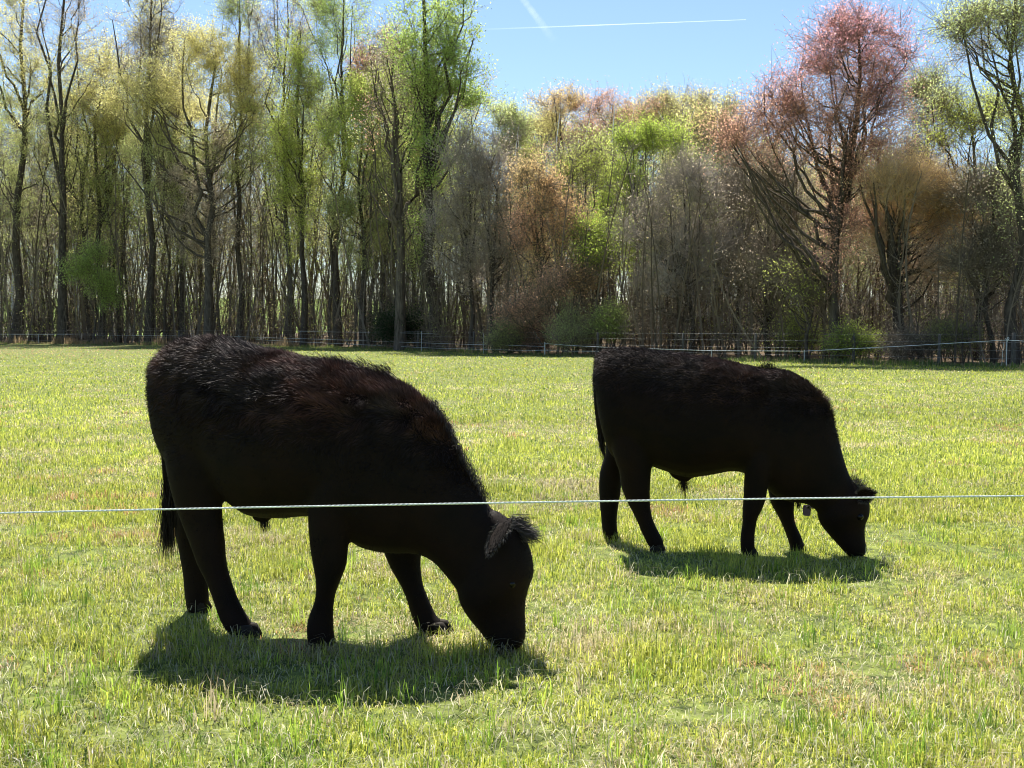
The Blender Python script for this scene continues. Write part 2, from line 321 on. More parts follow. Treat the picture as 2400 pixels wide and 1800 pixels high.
tree('pale grey tree with wide spreading limbs and a broad yellow tan crown', 489, 1, [(488, 560), (486, 400), (498, 210), (505, 110)], 12,
     [(500, 130, 65, 75, 1.0, 'tan'), (400, 175, 80, 70, .9, 'tan'), (590, 200, 55, 95, .9, 'tan'), (320, 230, 65, 55, .6, 'tan'), (480, 260, 110, 90, .8, 'tan'), (560, 340, 80, 90, .5, 'olive'), (400, 380, 100, 90, .5, 'olive'), (470, 500, 90, 50, .15, 'bare')],
     44, 420, 3600, 21000, slope=.85, barkc=(1.35, 1.35, 1.35))
tree('tall thin trunk topped with sparse pale green leaves, right of the broad tan crown', 559, 4, [(556, 500), (560, 250), (562, -150)], 9,
     [(562, 30, 42, 110, 1, 'pale'), (560, 150, 40, 60, .4, 'tan'), (590, 330, 50, 80, .4, 'olive')], 24, 170, 1400, 3600, slope=2)
tree('thin leafless tree with upright bare twigs against the blue sky', 668, 3, [(664, 500), (668, 250), (672, -60)], 8,
     [(672, 60, 60, 110, 1, 'bare'), (650, 300, 45, 120, .5, 'ygreen')], 26, 170, 1600, 2200, slope=2.4)
tree('upright tree in fresh yellow green leaf, left of the tall green crown', 712, 2, [(706, 520), (700, 330), (705, 70)], 9,
     [(700, 160, 52, 110, 1, 'ygreen'), (690, 300, 55, 100, .8, 'ygreen'), (745, 260, 45, 80, .6, 'pale'), (700, 430, 60, 70, .5, 'ygreen')], 26, 240, 2000, 9500, slope=1.8)
tree('tall tree with loose green leaves at the top edge beside the tallest green crown', 795, 6, [(790, 500), (800, 250), (805, -140)], 10,
     [(800, 60, 62, 120, 1, 'green'), (770, 40, 50, 90, .6, 'pale'), (830, 250, 40, 60, .3, 'green')], 26, 200, 1500, 6500, slope=1.6)
tree('mid height tree with a round yellow green crown before the red budded one', 850, 4, [(848, 560), (845, 400), (850, 230)], 9,
     [(850, 240, 62, 60, 1, 'ygreen'), (820, 320, 60, 60, .7, 'ygreen'), (890, 400, 60, 70, .6, 'ygreen'), (800, 480, 50, 50, .3, 'olive')], 24, 220, 1900, 11000)
tree('tree with dull red buds behind the grey forked trunk', 905, 12, [(900, 500), (890, 300), (895, 140)], 9,
     [(900, 200, 80, 90, 1, 'redbrown'), (850, 160, 45, 50, .5, 'redbrown'), (950, 270, 45, 50, .4, 'salmon')], 24, 240, 2200, 6500)
tree('tall grey forked trunk with bare ascending branches, in the middle of the wood edge', 938, 0, [(943, 560), (946, 410), (930, 280), (925, 110)], 15,
     [(900, 190, 60, 90, 1, 'bare'), (985, 220, 60, 90, .8, 'bare'), (870, 310, 50, 70, .4, 'redbrown'), (1010, 330, 50, 60, .4, 'tan')], 26, 150, 1100, 1200, slope=1.7, barkc=(1.5, 1.5, 1.5))
tree('tallest tree with a full fresh green crown standing out against the sky', 1018, 3, [(1010, 560), (1005, 300), (1012, -200)], 20,
     [(1040, 40, 85, 110, 1.3, 'green'), (960, 90, 70, 130, 1, 'green'), (1070, 160, 70, 70, .8, 'green'), (1090, 232, 70, 30, .45, 'green'), (1000, 230, 70, 70, .7, 'green')],
     46, 380, 2600, 11000, slope=1.7, lsize=.17)
tree('yellow green tree at mid height just left of the brown bare crown', 985, 5, [(990, 600), (1000, 420), (1000, 300)], 8,
     [(1000, 330, 50, 70, 1, 'ygreen'), (1020, 420, 50, 70, .7, 'ygreen'), (960, 480, 60, 60, .4, 'olive')], 20, 190, 1500, 8000)
tree('slender tree with a hazy grey brown leafless crown, middle of the photo', 1102, 1.5, [(1104, 600), (1106, 480), (1100, 330)], 7,
     [(1090, 400, 80, 90, 1, 'bare'), (1130, 480, 80, 100, .9, 'bare'), (1050, 520, 60, 80, .5, 'bare'), (1080, 620, 70, 60, .4, 'bare')], 36, 380, 3800, 3000, slope=.9, twigc=(.34, .28, .23))
tree('second grey brown bare crowned tree, beside the orange one', 1160, 3, [(1160, 620), (1165, 480), (1160, 360)], 7,
     [(1150, 420, 70, 90, 1, 'bare'), (1180, 560, 70, 90, .8, 'bare')], 30, 300, 2900, 2200, slope=.9, twigc=(.34, .28, .23))
# --- middle, farther back
tree('distant pale green tree left of the orange topped round crown', 1215, 26, [(1215, 480), (1212, 250)], 6,
     [(1205, 320, 55, 60, 1, 'pale'), (1185, 270, 50, 50, .6, 'pale'), (1220, 380, 55, 50, .6, 'ygreen')], 22, 230, 1800, 8500)
tree('distant tree with a round orange yellow crown on the skyline', 1314, 30, [(1314, 450), (1314, 340), (1313, 250)], 7,
     [(1312, 248, 74, 36, 1, 'gold'), (1310, 290, 80, 50, .8, 'tan'), (1300, 360, 60, 50, .4, 'salmon')], 24, 220, 1500, 5200, slope=.9)
tree('distant pinkish tan tree on the skyline right of the round golden crown', 1437, 30, [(1437, 450), (1436, 350), (1436, 250)], 7,
     [(1430, 262, 84, 44, 1, 'salmon'), (1455, 300, 80, 45, .7, 'tan'), (1390, 340, 70, 30, .5, 'salmon')], 24, 220, 1500, 4600, slope=.9)
tree('distant thin tan tree on the skyline beyond the bright green one', 1560, 30, [(1560, 450), (1558, 260)], 6,
     [(1555, 260, 55, 40, 1, 'tan'), (1600, 300, 60, 50, .6, 'tan'), (1520, 280, 40, 40, .4, 'salmon')], 22, 190, 1500, 3600, slope=1.2)
tree('distant olive tree on the skyline left of the red maple', 1680, 26, [(1680, 450), (1680, 260)], 6,
     [(1670, 270, 65, 55, 1, 'tan'), (1720, 310, 60, 60, .8, 'olive'), (1630, 330, 60, 60, .6, 'olive')], 24, 230, 1900, 5500, slope=1.2)
tree('bright green tree with a wide flat topped crown, centre right', 1500, 14, [(1490, 500), (1500, 380)], 8,
     [(1530, 330, 90, 32, 1, 'bright'), (1470, 350, 50, 30, .5, 'bright'), (1470, 430, 60, 60, .7, 'bright'), (1590, 380, 50, 40, .4, 'olive'), (1420, 490, 40, 40, .4, 'bright')], 28, 280, 2200, 12000, slope=.8)
tree('vase shaped tree with several upright stems and sparse green leaves', 1372, 9, [(1368, 600), (1364, 540), (1362, 480)], 8,
     [(1340, 430, 50, 60, 1, 'ygreen'), (1400, 410, 60, 60, .9, 'ygreen'), (1365, 350, 70, 40, .4, 'olive')], 30, 150, 1100, 3300, slope=1.9)
tree('orange tan tree with a billowing crown, centre of the wood edge', 1262, 3, [(1262, 640), (1258, 520), (1262, 440)], 7,
     [(1255, 460, 62, 50, 1, 'orange'), (1300, 540, 62, 60, 1, 'orange'), (1240, 560, 50, 60, .6, 'redbrown'), (1235, 410, 40, 30, .35, 'gold')], 32, 340, 2800, 8500, slope=.9, lsize=.11)
tree('small bright green tree below the orange crown', 1404, 4, [(1404, 680), (1400, 600)], 6,
     [(1398, 560, 38, 40, 1, 'bright'), (1390, 610, 32, 30, .5, 'bright')], 18, 130, 900, 4200, lsize=.12)
tree('low orange red tree above the pale bushes', 1350, 2, [(1352, 740), (1352, 690)], 4,
     [(1350, 660, 60, 26, 1, 'orange'), (1290, 690, 50, 40, .5, 'redbrown'), (1230, 730, 60, 40, .5, 'redbrown')], 22, 200, 1500, 4800, lsize=.1)
tree('distant tan and green tree between the pale green one and the orange topped crown', 1262, 34, [(1262, 450), (1262, 300)], 6,
     [(1262, 300, 75, 40, 1, 'tan'), (1250, 350, 80, 50, .8, 'ygreen')], 24, 230, 1700, 5500, slope=1.1)
tree('distant salmon tan tree filling the gap between the two round skyline crowns', 1376, 36, [(1376, 450), (1376, 310)], 6,
     [(1376, 315, 75, 42, 1, 'salmon'), (1380, 370, 80, 50, .8, 'tan')], 24, 230, 1700, 5500, slope=1.1)
tree('distant low olive tree behind the flat topped bright green one', 1510, 36, [(1510, 450), (1510, 300)], 6,
     [(1505, 285, 80, 42, 1, 'tan'), (1540, 320, 80, 50, .8, 'olive')], 24, 230, 1700, 5500, slope=1.1)
tree('distant thin tan tree with bare top twigs, left of the salmon branches', 1625, 33, [(1625, 450), (1622, 270)], 6,
     [(1620, 270, 70, 45, 1, 'tan'), (1650, 250, 60, 40, .5, 'bare'), (1600, 320, 80, 50, .7, 'olive')], 26, 240, 1800, 5200, slope=1.4)
# --- right
tree('broad leafless tree with a fine grey haze of twigs, right of centre', 1618, 4.5, [(1615, 660), (1610, 540), (1600, 400)], 8,
     [(1600, 440, 95, 80, 1, 'bare'), (1560, 540, 110, 90, 1, 'bare'), (1660, 560, 90, 100, .9, 'bare'), (1560, 660, 100, 60, .6, 'bare')], 54, 600, 6500, 2000, slope=.5, twigc=(.34, .30, .26))
tree('second grey bare tree overlapping the twiggy haze, nearer the red maple', 1730, 7, [(1735, 660), (1740, 540), (1740, 400)], 8,
     [(1740, 440, 80, 80, 1, 'bare'), (1700, 560, 90, 90, .9, 'bare'), (1790, 600, 80, 90, .8, 'bare')], 44, 460, 4600, 1800, slope=.6, twigc=(.28, .24, .20))
tree('dark slender many stemmed tree with leafless twigs below the salmon branches', 1802, 4, [(1805, 680), (1800, 560), (1800, 430)], 8,
     [(1790, 430, 80, 70, 1, 'bare'), (1840, 520, 70, 80, .8, 'bare'), (1770, 640, 70, 60, .4, 'bare')], 36, 330, 3200, 1600, slope=1.3)
tree('large red maple with a pink top and salmon lower branches', 1962, 1.6, [(1962, 600), (1985, 430), (2000, 300), (2012, 120), (2014, 40)], 15,
     [(2005, 62, 88, 55, 1.1, 'pink'), (1930, 115, 80, 60, 1, 'pink'), (2070, 120, 75, 60, .9, 'pink'), (2138, 122, 22, 18, .18, 'pink'), (1985, 185, 130, 60, 1, 'salmon'), (1835, 215, 55, 38, .55, 'pink'),
      (1800, 280, 100, 60, 1.3, 'salmon'), (1900, 280, 105, 60, 1.2, 'salmon'), (2040, 255, 90, 55, 1.1, 'salmon'), (2080, 220, 50, 50, .5, 'pink'), (1740, 345, 70, 50, 1, 'salmon'), (1860, 360, 120, 50, .8, 'salmon'), (2020, 340, 90, 45, .6, 'salmon')],
     70, 720, 6000, 17000, slope=.9, lsize=.11, twigc=(.26, .16, .13))
tree('golden tan tree with a low round crown at right', 2102, 3, [(2105, 700), (2100, 620), (2110, 520)], 20,
     [(2080, 440, 70, 50, 1, 'gold'), (2150, 440, 60, 40, .7, 'gold'), (2210, 480, 65, 50, .8, 'gold'), (2140, 520, 120, 60, 1, 'gold'), (2240, 540, 70, 60, .6, 'orange'), (2060, 560, 70, 60, .5, 'bare'), (2180, 640, 110, 50, .5, 'bare')],
     56, 700, 6500, 24000, slope=.6, lsize=.085, twigc=(.55, .40, .26))
tree('dark trunk with yellow green leaf sprays between the golden tree and the right edge', 2286, 5, [(2290, 500), (2285, 350), (2280, 250)], 9,
     [(2270, 290, 65, 45, 1, 'ygreen'), (2230, 250, 45, 40, .5, 'pale'), (2210, 320, 40, 25, .3, 'ygreen'), (2330, 270, 50, 50, .4, 'ygreen')], 24, 180, 1200, 4600, slope=.9, lsize=.11)
tree('big dark trunk at the right edge with pale green leaf sprays overhead', 2376, 2, [(2388, 500), (2392, 250), (2375, -120)], 17,
     [(2300, 40, 75, 35, 1, 'pale'), (2250, 70, 60, 30, .7, 'pale'), (2360, 90, 60, 70, .9, 'pale'), (2290, 130, 70, 50, .3, 'bare'), (2380, 250, 50, 90, .6, 'ygreen'), (2420, 10, 60, 100, .8, 'pale')],
     40, 300, 1900, 6500, slope=.8, lsize=.12)
tree('thin olive tree behind the red maple crown on its right', 2180, 12, [(2185, 500), (2175, 220)], 7,
     [(2160, 230, 50, 60, 1, 'olive'), (2190, 310, 60, 80, .8, 'bare'), (2130, 380, 50, 60, .5, 'bare')], 30, 250, 2200, 3600, slope=1.6)
tree('bare tree crossing the golden crown, with a leaning trunk', 2330, 3, [(2310, 700), (2320, 500), (2340, 380)], 8,
     [(2320, 470, 70, 90, 1, 'bare'), (2290, 600, 80, 80, .8, 'bare'), (2370, 600, 60, 90, .6, 'bare')], 36, 330, 3200, 2200, slope=.8)
tree('small green leafed sapling tree in front of the trunks at left', 222, 1, [(225, 740), (222, 660)], 4,
     [(190, 640, 50, 32, 1, 'green'), (235, 670, 48, 35, 1, 'green'), (225, 600, 30, 25, .5, 'green'), (270, 700, 35, 20, .3, 'green')], 20, 170, 1100, 5200, slope=.5, lsize=.13, name='sapling')
tree('small fork stemmed bare tree behind the rope fence, left of the maple trunk', 1890, 1.5, [(1888, 790), (1905, 740), (1903, 700)], 6,
     [(1880, 690, 45, 40, 1, 'ygreen'), (1850, 650, 40, 30, .6, 'ygreen')], 14, 110, 800, 500, slope=.9, name='sapling')
tree('dark evergreen cedar at the foot of the grey forked trunk', 935, .9, [(935, 770), (935, 735)], 5,
     [(925, 775, 38, 22, 1, 'dark'), (960, 770, 30, 18, .6, 'dark')], 20, 160, 900, 7000, slope=.2, lsize=.1, name='evergreen_tree')
# --- bushes along the edge
for (lb, cx, cy, rx, ry, kd, off) in [
    ('rounded dark green bush left of the pale bush by the fence', 1190, 790, 45, 32, 'olive', 1.4),
    ('large pale green bush behind the fence in the centre', 1345, 765, 62, 55, 'pale', 1.2),
    ('dull green bush close right of the large pale bush', 1432, 745, 35, 45, 'green', 2.0),
    ('small leafy green bush below the red maple', 1990, 800, 38, 28, 'bright', 1.2),
    ('dark tangled bush at the foot of the golden tree', 2140, 805, 70, 40, 'bare', 1.4),
    ('light green bush between slim trunks right of the second cow', 1870, 780, 50, 40, 'ygreen', 3.5),
    ('sparse yellowish bush near the right edge', 2235, 790, 55, 30, 'olive', 2.5),
    ('scrubby brown bush between the dark bush and the pale bush', 1260, 780, 35, 40, 'redbrown', 2.6)]:
    tree(lb, cx, off, [(cx, cy+10), (cx, cy)], 2, [(cx, cy, rx, ry, 1, kd), (cx+rx*.4, cy+ry*.4, rx*.7, ry*.6, .6, kd), (cx-rx*.4, cy+ry*.5, rx*.7, ry*.6, .6, kd)], 18, 150, 1200, 800 if kd == 'bare' else 3600, slope=.3, lsize=.085, cat='bush', name='bush', l3=.5)

# --- slim trees within the wood, told apart by nothing: made in a few kinds and copied
def filler_proto(kind, H, r, crownlow):
    tr = MB(); cr = MB(); base = np.zeros(3)
    bl = [(np.array([rng.normal(0, .4), 0, H*(crownlow+.35*(1-crownlow))]), np.array([H*.11, H*.11, H*.24]), 1, kind),
          (np.array([rng.normal(0, .6), rng.normal(0, .5), H*(crownlow+.75*(1-crownlow))]), np.array([H*.10, H*.10, H*.16]), 1, kind)]
    tree_mesh(tr, cr, base, [base, [rng.normal(0, .4), rng.normal(0, .3), H*.5], [rng.normal(0, .7), 0, H*.97]], r, bl, 22, 140, 1200, 5200 if kind != 'bare' else 1200, None, 1.6, .11)
    return tr.mesh('trunk', M_bark), cr.mesh('crown', [M_twig, M_leaf], False)
KD = ['tan', 'olive', 'ygreen', 'bare', 'tan', 'bare', 'olive', 'green']
protos = [filler_proto(kd, 20, .085 if i % 2 else .13, .33) for i, kd in enumerate(KD)]
FL = {'tan': 'slim wood tree with tan buds among many alike', 'olive': 'slim wood tree with thin olive leaf among many alike', 'ygreen': 'slim wood tree in yellow green leaf among many alike',
      'bare': 'slim leafless wood tree among many alike', 'green': 'slim wood tree in thin green leaf among many alike'}
MARKS = [(-400, 'left edge of photo'), (151, 'bare topped big trunk'), (489, 'pale spreading tree'), (668, 'upright leafless tree'), (795, 'loose green tree'), (938, 'grey forked trunk'),
         (1018, 'tallest green tree'), (1102, 'hazy brown tree'), (1262, 'orange tree'), (1404, 'small bright green tree'), (1618, 'grey twiggy tree'), (1802, 'dark many stemmed tree'),
         (1962, 'red maple'), (2102, 'golden tree'), (2286, 'yellow green tree'), (2376, 'right edge trunk'), (2900, 'right edge of photo')]
KN = dict(tan='tan budded', olive='olive leafed', ygreen='yellow green', bare='leafless', green='green leafed'); slim = {}
for i in range(125):
    px = rng.uniform(-150, 2550); left = px < 1150
    off = rng.uniform(3, 32) if left else rng.uniform(5, 30); Y = edgeY(px)+off; X = (px-1200)/F*Y
    j = int(rng.integers(0, 8)); 
    if 1150 < px < 1750: hh = rng.uniform(9, 14)
    elif px >= 1750: hh = rng.uniform(8, 14)
    else: hh = rng.uniform(17, 27)*min(1, Y/85)
    if px > 1150: hh = min(hh, ((765-(265 if px < 1800 else 330))/F*Y+1.25-float(gh(X, Y)))*rng.uniform(.75, 1))
    kd = KD[j]
    e = empty('slim_tree', (X, Y, float(gh(X, Y))), FL[kd], 'tree', 'slim trees within the wood, '+kd)
    mi_ = max(m for m in range(len(MARKS)-1) if MARKS[m][0] <= px); slim.setdefault((mi_, kd), []).append((Y, e))
    s = hh/20; e.scale = (s, s, s); e.rotation_euler = (rng.normal(0, .045), rng.normal(0, .045), rng.uniform(0, 6.28))
    for nm, me in zip(('trunk', 'crown'), protos[j]):
        o = bpy.data.objects.new(nm, me); sc.collection.objects.link(o); o.parent = e
for (mi_, kd), L_ in slim.items():
    L_.sort(key=lambda q: q[0]); a_, b_ = MARKS[mi_][1], MARKS[mi_+1][1]
    rank = {1: [''], 2: ['nearer ', 'farther '], 3: ['nearest ', 'middle ', 'farthest ']}.get(len(L_), ['nearest ']+['']*(len(L_)-2)+['farthest '])
    for r_, (Y_, e) in zip(rank, L_):
        e['label'] = r_+'slim '+KN[kd]+' tree between '+a_+' and '+b_; e['group'] = 'slim trees within the wood'
        if r_ == '' and len(L_) > 3: e['label'] = 'inner slim '+KN[kd]+' tree between '+a_+' and '+b_
# --- woods behind and undergrowth: masses
bt = MB()
for i in range(190):
    px = rng.uniform(-250, 2650); left = px < 1150
    Y = edgeY(px)+(rng.uniform(18, 40) if left or rng.uniform() < .3 else rng.uniform(22, 50)); X = (px-1200)/F*Y; z = float(gh(X, Y)); b = np.array([X, Y, z])
    H = (rng.uniform(15, 24) if left else ((765-(225 if px < 1780 else 290))/F*Y+1.25-z)*rng.uniform(.78, .98)); kd = (['tan', 'olive', 'bare', 'bare', 'ygreen'] if left else ['tan', 'olive', 'bare', 'salmon', 'ygreen', 'gold', 'tan'])[int(rng.integers(0, 5 if left else 7))]
    tr = bt
    tree_mesh(bt, bt, b, [b, b+[rng.normal(0, .5), 0, H*.5], b+[rng.normal(0, .8), 0, H]], rng.uniform(.08, .2),
              [(b+[0, 0, H*(.68 if i % 2 else .42)], np.array([H*.13, H*.13, H*.27]), 1, kd)], 12, 60, 380, 900, None, 1.5, .18, l3=1.4)
tag(bt.build('background_wood', [M_twig, M_leaf]), 'mass of leafing trees deep in the wood behind the nearer trunks', 'wood', kind='stuff')
ub = MB(); n = 2500
px = rng.uniform(-250, 2650, n); e_ = np.interp(px, EDGE[:, 0], EDGE[:, 1]); Y = e_+1.5+rng.uniform(0, 1, n)**1.2*34; X = (px-1200)/F*Y; z = gh(X, Y)
sc_ = np.clip(Y/80, .45, 1.1); H = (1.2+rng.uniform(0, 1, n)**1.5*13)*sc_; A = np.stack([X, Y, z], -1); T = A+np.stack([rng.normal(0, .16, n)*H, rng.normal(0, .12, n)*H, H], -1)
B = bez(A, (A+T)/2+rng.normal(0, .09, (n, 3))*H[:, None], T, 9); tubes(ub, B, (.012+.0055*H)[:, None]*np.linspace(1, .3, 9)[None], 3, 0, np.array([.14, .11, .08])*rng.uniform(.5, 1.5, (n, 1)))
n3 = 105000; j = rng.choice(n, n3, p=H/H.sum()); st = rng.integers(1, 9, n3); A3 = B[j, st]; dr = rand_unit(n3)*.8+[0, 0, .35]; L3 = rng.uniform(.3, 1.7, (n3, 1)); T3 = A3+dr*L3
tubes(ub, bez(A3, A3+dr*L3*.5+rng.normal(0, .12, (n3, 3))*L3, T3, 3), np.tile(np.array([.009, .007, .004]), (n3, 1)), 3, 0, np.array([.18, .145, .105])*rng.uniform(.5, 1.6, (n3, 1)))
nl = 200000; q = rng.integers(0, n3, nl); gsel = fbm(A3[q, 0], A3[q, 2]*1.5, 5, 77)+rng.normal(0, .1, nl)-np.where(A3[q, 0] > -2, .12, 0)
col = np.where((gsel > .45)[:, None], np.array([.46, .54, .15]), np.array([.40, .32, .18]))*rng.uniform(.5, 1.2, (nl, 1))
leaves(ub, A3[q]+(T3[q]-A3[q])*rng.uniform(.3, 1.1, (nl, 1))+rng.normal(0, .15, (nl, 3)), .105*np.clip(A3[q, 1]/80, .35, 1.2), 1, col)
tag(ub.build('undergrowth', [M_twig, M_leaf], smooth=False), 'tangle of thin brush and seedlings under the trees', 'undergrowth', kind='stuff')
# dry weeds along the fence at left
wm = MB(); n = 5000; px = rng.uniform(-150, 700, n)*np.where(rng.uniform(0, 1, n) < .7, 1, .5); e_ = np.interp(px, EDGE[:, 0], EDGE[:, 1]); Y = e_+rng.normal(.6, .7, n); X = (px-1200)/F*Y
cl = fbm(X, Y*0, 1.2, 5); H = rng.uniform(.15, .55, n)*np.clip(.3+(cl-.35)*3, .3, 1.8)
blades(X, Y, wm, H, np.full(n, .03), np.abs(rng.normal(0, .3, n)), np.array([.45, .33, .19])*rng.uniform(.5, 1.1, (n, 1)))
tag(wm.build('dry_weeds', M_grass), 'straw coloured dead weeds along the far fence at left', 'weeds', kind='stuff')

# ------------------------------------------------------------ cows
def cr_interp(A, m):
    A = np.asarray(A, float); n = len(A); out = []
    for i in range(n-1):
        p0 = A[max(i-1, 0)]; p1 = A[i]; p2 = A[i+1]; p3 = A[min(i+2, n-1)]
        for t in np.arange(m)/m:
            out.append(.5*((2*p1)+(-p0+p2)*t+(2*p0-5*p1+4*p2-p3)*t*t+(-p0+3*p1-3*p2+p3)*t**3))
    out.append(A[-1]); return np.array(out)
class Cow:
    def __init__(s, x0, y0, yaw): s.o = np.array([x0, y0]); s.u = np.array([math.cos(yaw), -math.sin(yaw)]); s.n = np.array([-math.sin(yaw), -math.cos(yaw)])
    def pt(s, px, py, d=0.):
        u = (px-1200)/F; v = (900-py)/F; D = np.array([u, math.cos(TH)+v*math.sin(TH), -math.sin(TH)+v*math.cos(TH)])
        q = s.o+s.n*d; t = (q@s.n)/(D[:2]@s.n); return np.array([0, 0, CH])+D*t
    def loft(s, mb, secs, d=0., ring=24, sq=1.0, m=4, mat=0):
        """secs: (xa,ya,xb,yb,halfwidth[,lateral])"""
        rows = []
        for q in secs:
            dd = q[5] if len(q) > 5 else d
            a = s.pt(q[0], q[1], dd); b = s.pt(q[2], q[3], dd); rows.append(np.concatenate([a, b, [q[4]]]))
        R = cr_interp(rows, m); an = np.arange(ring)/ring*2*np.pi; N3 = np.array([s.n[0], s.n[1], 0])
        ca = np.sign(np.cos(an))*np.abs(np.cos(an))**sq; sa = np.sign(np.sin(an))*np.abs(np.sin(an))**sq
        V = []
        for r in R:
            c = (r[:3]+r[3:6])/2; h = (r[:3]-r[3:6])/2; V.append(c+h*ca[:, None]+N3*max(r[6], .004)*sa[:, None])
        k = len(V); idx = np.arange(k*ring).reshape(k, ring); a = idx[:-1]; b = np.roll(a, -1, 1); c = idx[1:]; e = np.roll(c, -1, 1)
        VV = np.concatenate(V+[[V[0].mean(0)], [V[-1].mean(0)]]); mb.add(VV, np.stack([a, b, e, c], -1).reshape(-1, 4), mat); off = mb.n-len(VV)
        r0 = idx[0]; r1 = idx[-1]; c0 = k*ring; c1 = c0+1
        mb.f.append(np.concatenate([np.stack([np.roll(r0, -1), r0, np.full(ring, c0)], -1), np.stack([r1, np.roll(r1, -1), np.full(ring, c1)], -1)])+off)
        mb.m.append(np.full(2*ring, mat, np.int32))
M_hide, nt_, bs_ = mat('black_hide'); noise_col(nt_, bs_, (.0045, .0024, .0012), (.011, .0048, .0022), 4, 5, None, .75); bs_.inputs['Specular IOR Level'].default_value = .15
def furmat(name, spec, rough):
    m, nt, bs = mat(name); at = nt.nodes.new('ShaderNodeAttribute'); at.attribute_name = 'col'
    nt.links.new(at.outputs[0], bs.inputs['Base Color']); bs.inputs['Roughness'].default_value = rough; bs.inputs['Specular IOR Level'].default_value = spec
    return m
M_fur = furmat('cow_hair', .2, .6)
M_hoof, nt_, bs_ = mat('hoof_horn'); noise_col(nt_, bs_, (.012, .010, .008), (.035, .028, .02), 20, 4, None, .9)
M_eye, nt_, bs_ = mat('eye'); bs_.inputs['Base Color'].default_value = (.004, .003, .002, 1); bs_.inputs['Specular IOR Level'].default_value = .25; bs_.inputs['Roughness'].default_value = .15
M_tag, nt_, bs_ = mat('tag_plastic'); noise_col(nt_, bs_, (.16, .11, .19), (.2, .14, .24), 8, 3, None, .5)

def remesh(mb, voxel, it):
    me = mb.mesh('tmp', M_hide); o = bpy.data.objects.new('tmp', me); sc.collection.objects.link(o)
    r = o.modifiers.new('r', 'REMESH'); r.mode = 'VOXEL'; r.voxel_size = voxel
    sm = o.modifiers.new('s', 'SMOOTH'); sm.iterations = it; sm.factor = .5
    dg = bpy.context.evaluated_depsgraph_get(); out = bpy.data.meshes.new_from_object(o.evaluated_get(dg))
    bpy.data.objects.remove(o); out.name = 'body'
    out.polygons.foreach_set('use_smooth', np.ones(len(out.polygons), bool)); out.materials.clear(); out.materials.append(M_hide)
    return out
def strands(mb, root, dirs, L, wd, col, droop=.25, curl=.15):
    n = len(root); side = np.cross(dirs, rand_unit(n)); side /= np.linalg.norm(side, axis=1, keepdims=True)+1e-9
    b = rand_unit(n)*curl; p1 = root+dirs*L[:, None]*.5+b*L[:, None]*.3; p2 = p1+dirs*L[:, None]*.5+(b+np.array([0, 0, -droop]))*L[:, None]*.5
    S = side*(wd*.5)[:, None]
    V = np.stack([root-S, root+S, p1+S*.8, p1-S*.8, p2], 1); i = np.arange(n)*5
    mb.add(V.reshape(-1, 3), np.stack([i, i+1, i+2, i+3], -1), 0, np.repeat(col, 5, axis=0))
    mb.f.append(np.stack([i+3, i+2, i+4], -1)+mb.n-5*n); mb.m.append(np.zeros(n, np.int32))
def surf_sample(me, n):
    me.calc_loop_triangles(); t = np.empty(len(me.loop_triangles)*3, np.int32); me.loop_triangles.foreach_get('vertices', t); t = t.reshape(-1, 3)
    v = np.empty(len(me.vertices)*3, np.float32); me.vertices.foreach_get('co', v); v = v.reshape(-1, 3).astype(float)
    a, b, c = v[t[:, 0]], v[t[:, 1]], v[t[:, 2]]; N = np.cross(b-a, c-a); ar = np.linalg.norm(N, axis=1); N /= ar[:, None]+1e-12
    i = rng.choice(len(t), n, p=ar/ar.sum()); r1 = np.sqrt(rng.uniform(0, 1, n)); r2 = rng.uniform(0, 1, n)
    return a[i]*(1-r1)[:, None]+b[i]*(r1*(1-r2))[:, None]+c[i]*(r1*r2)[:, None], N[i]

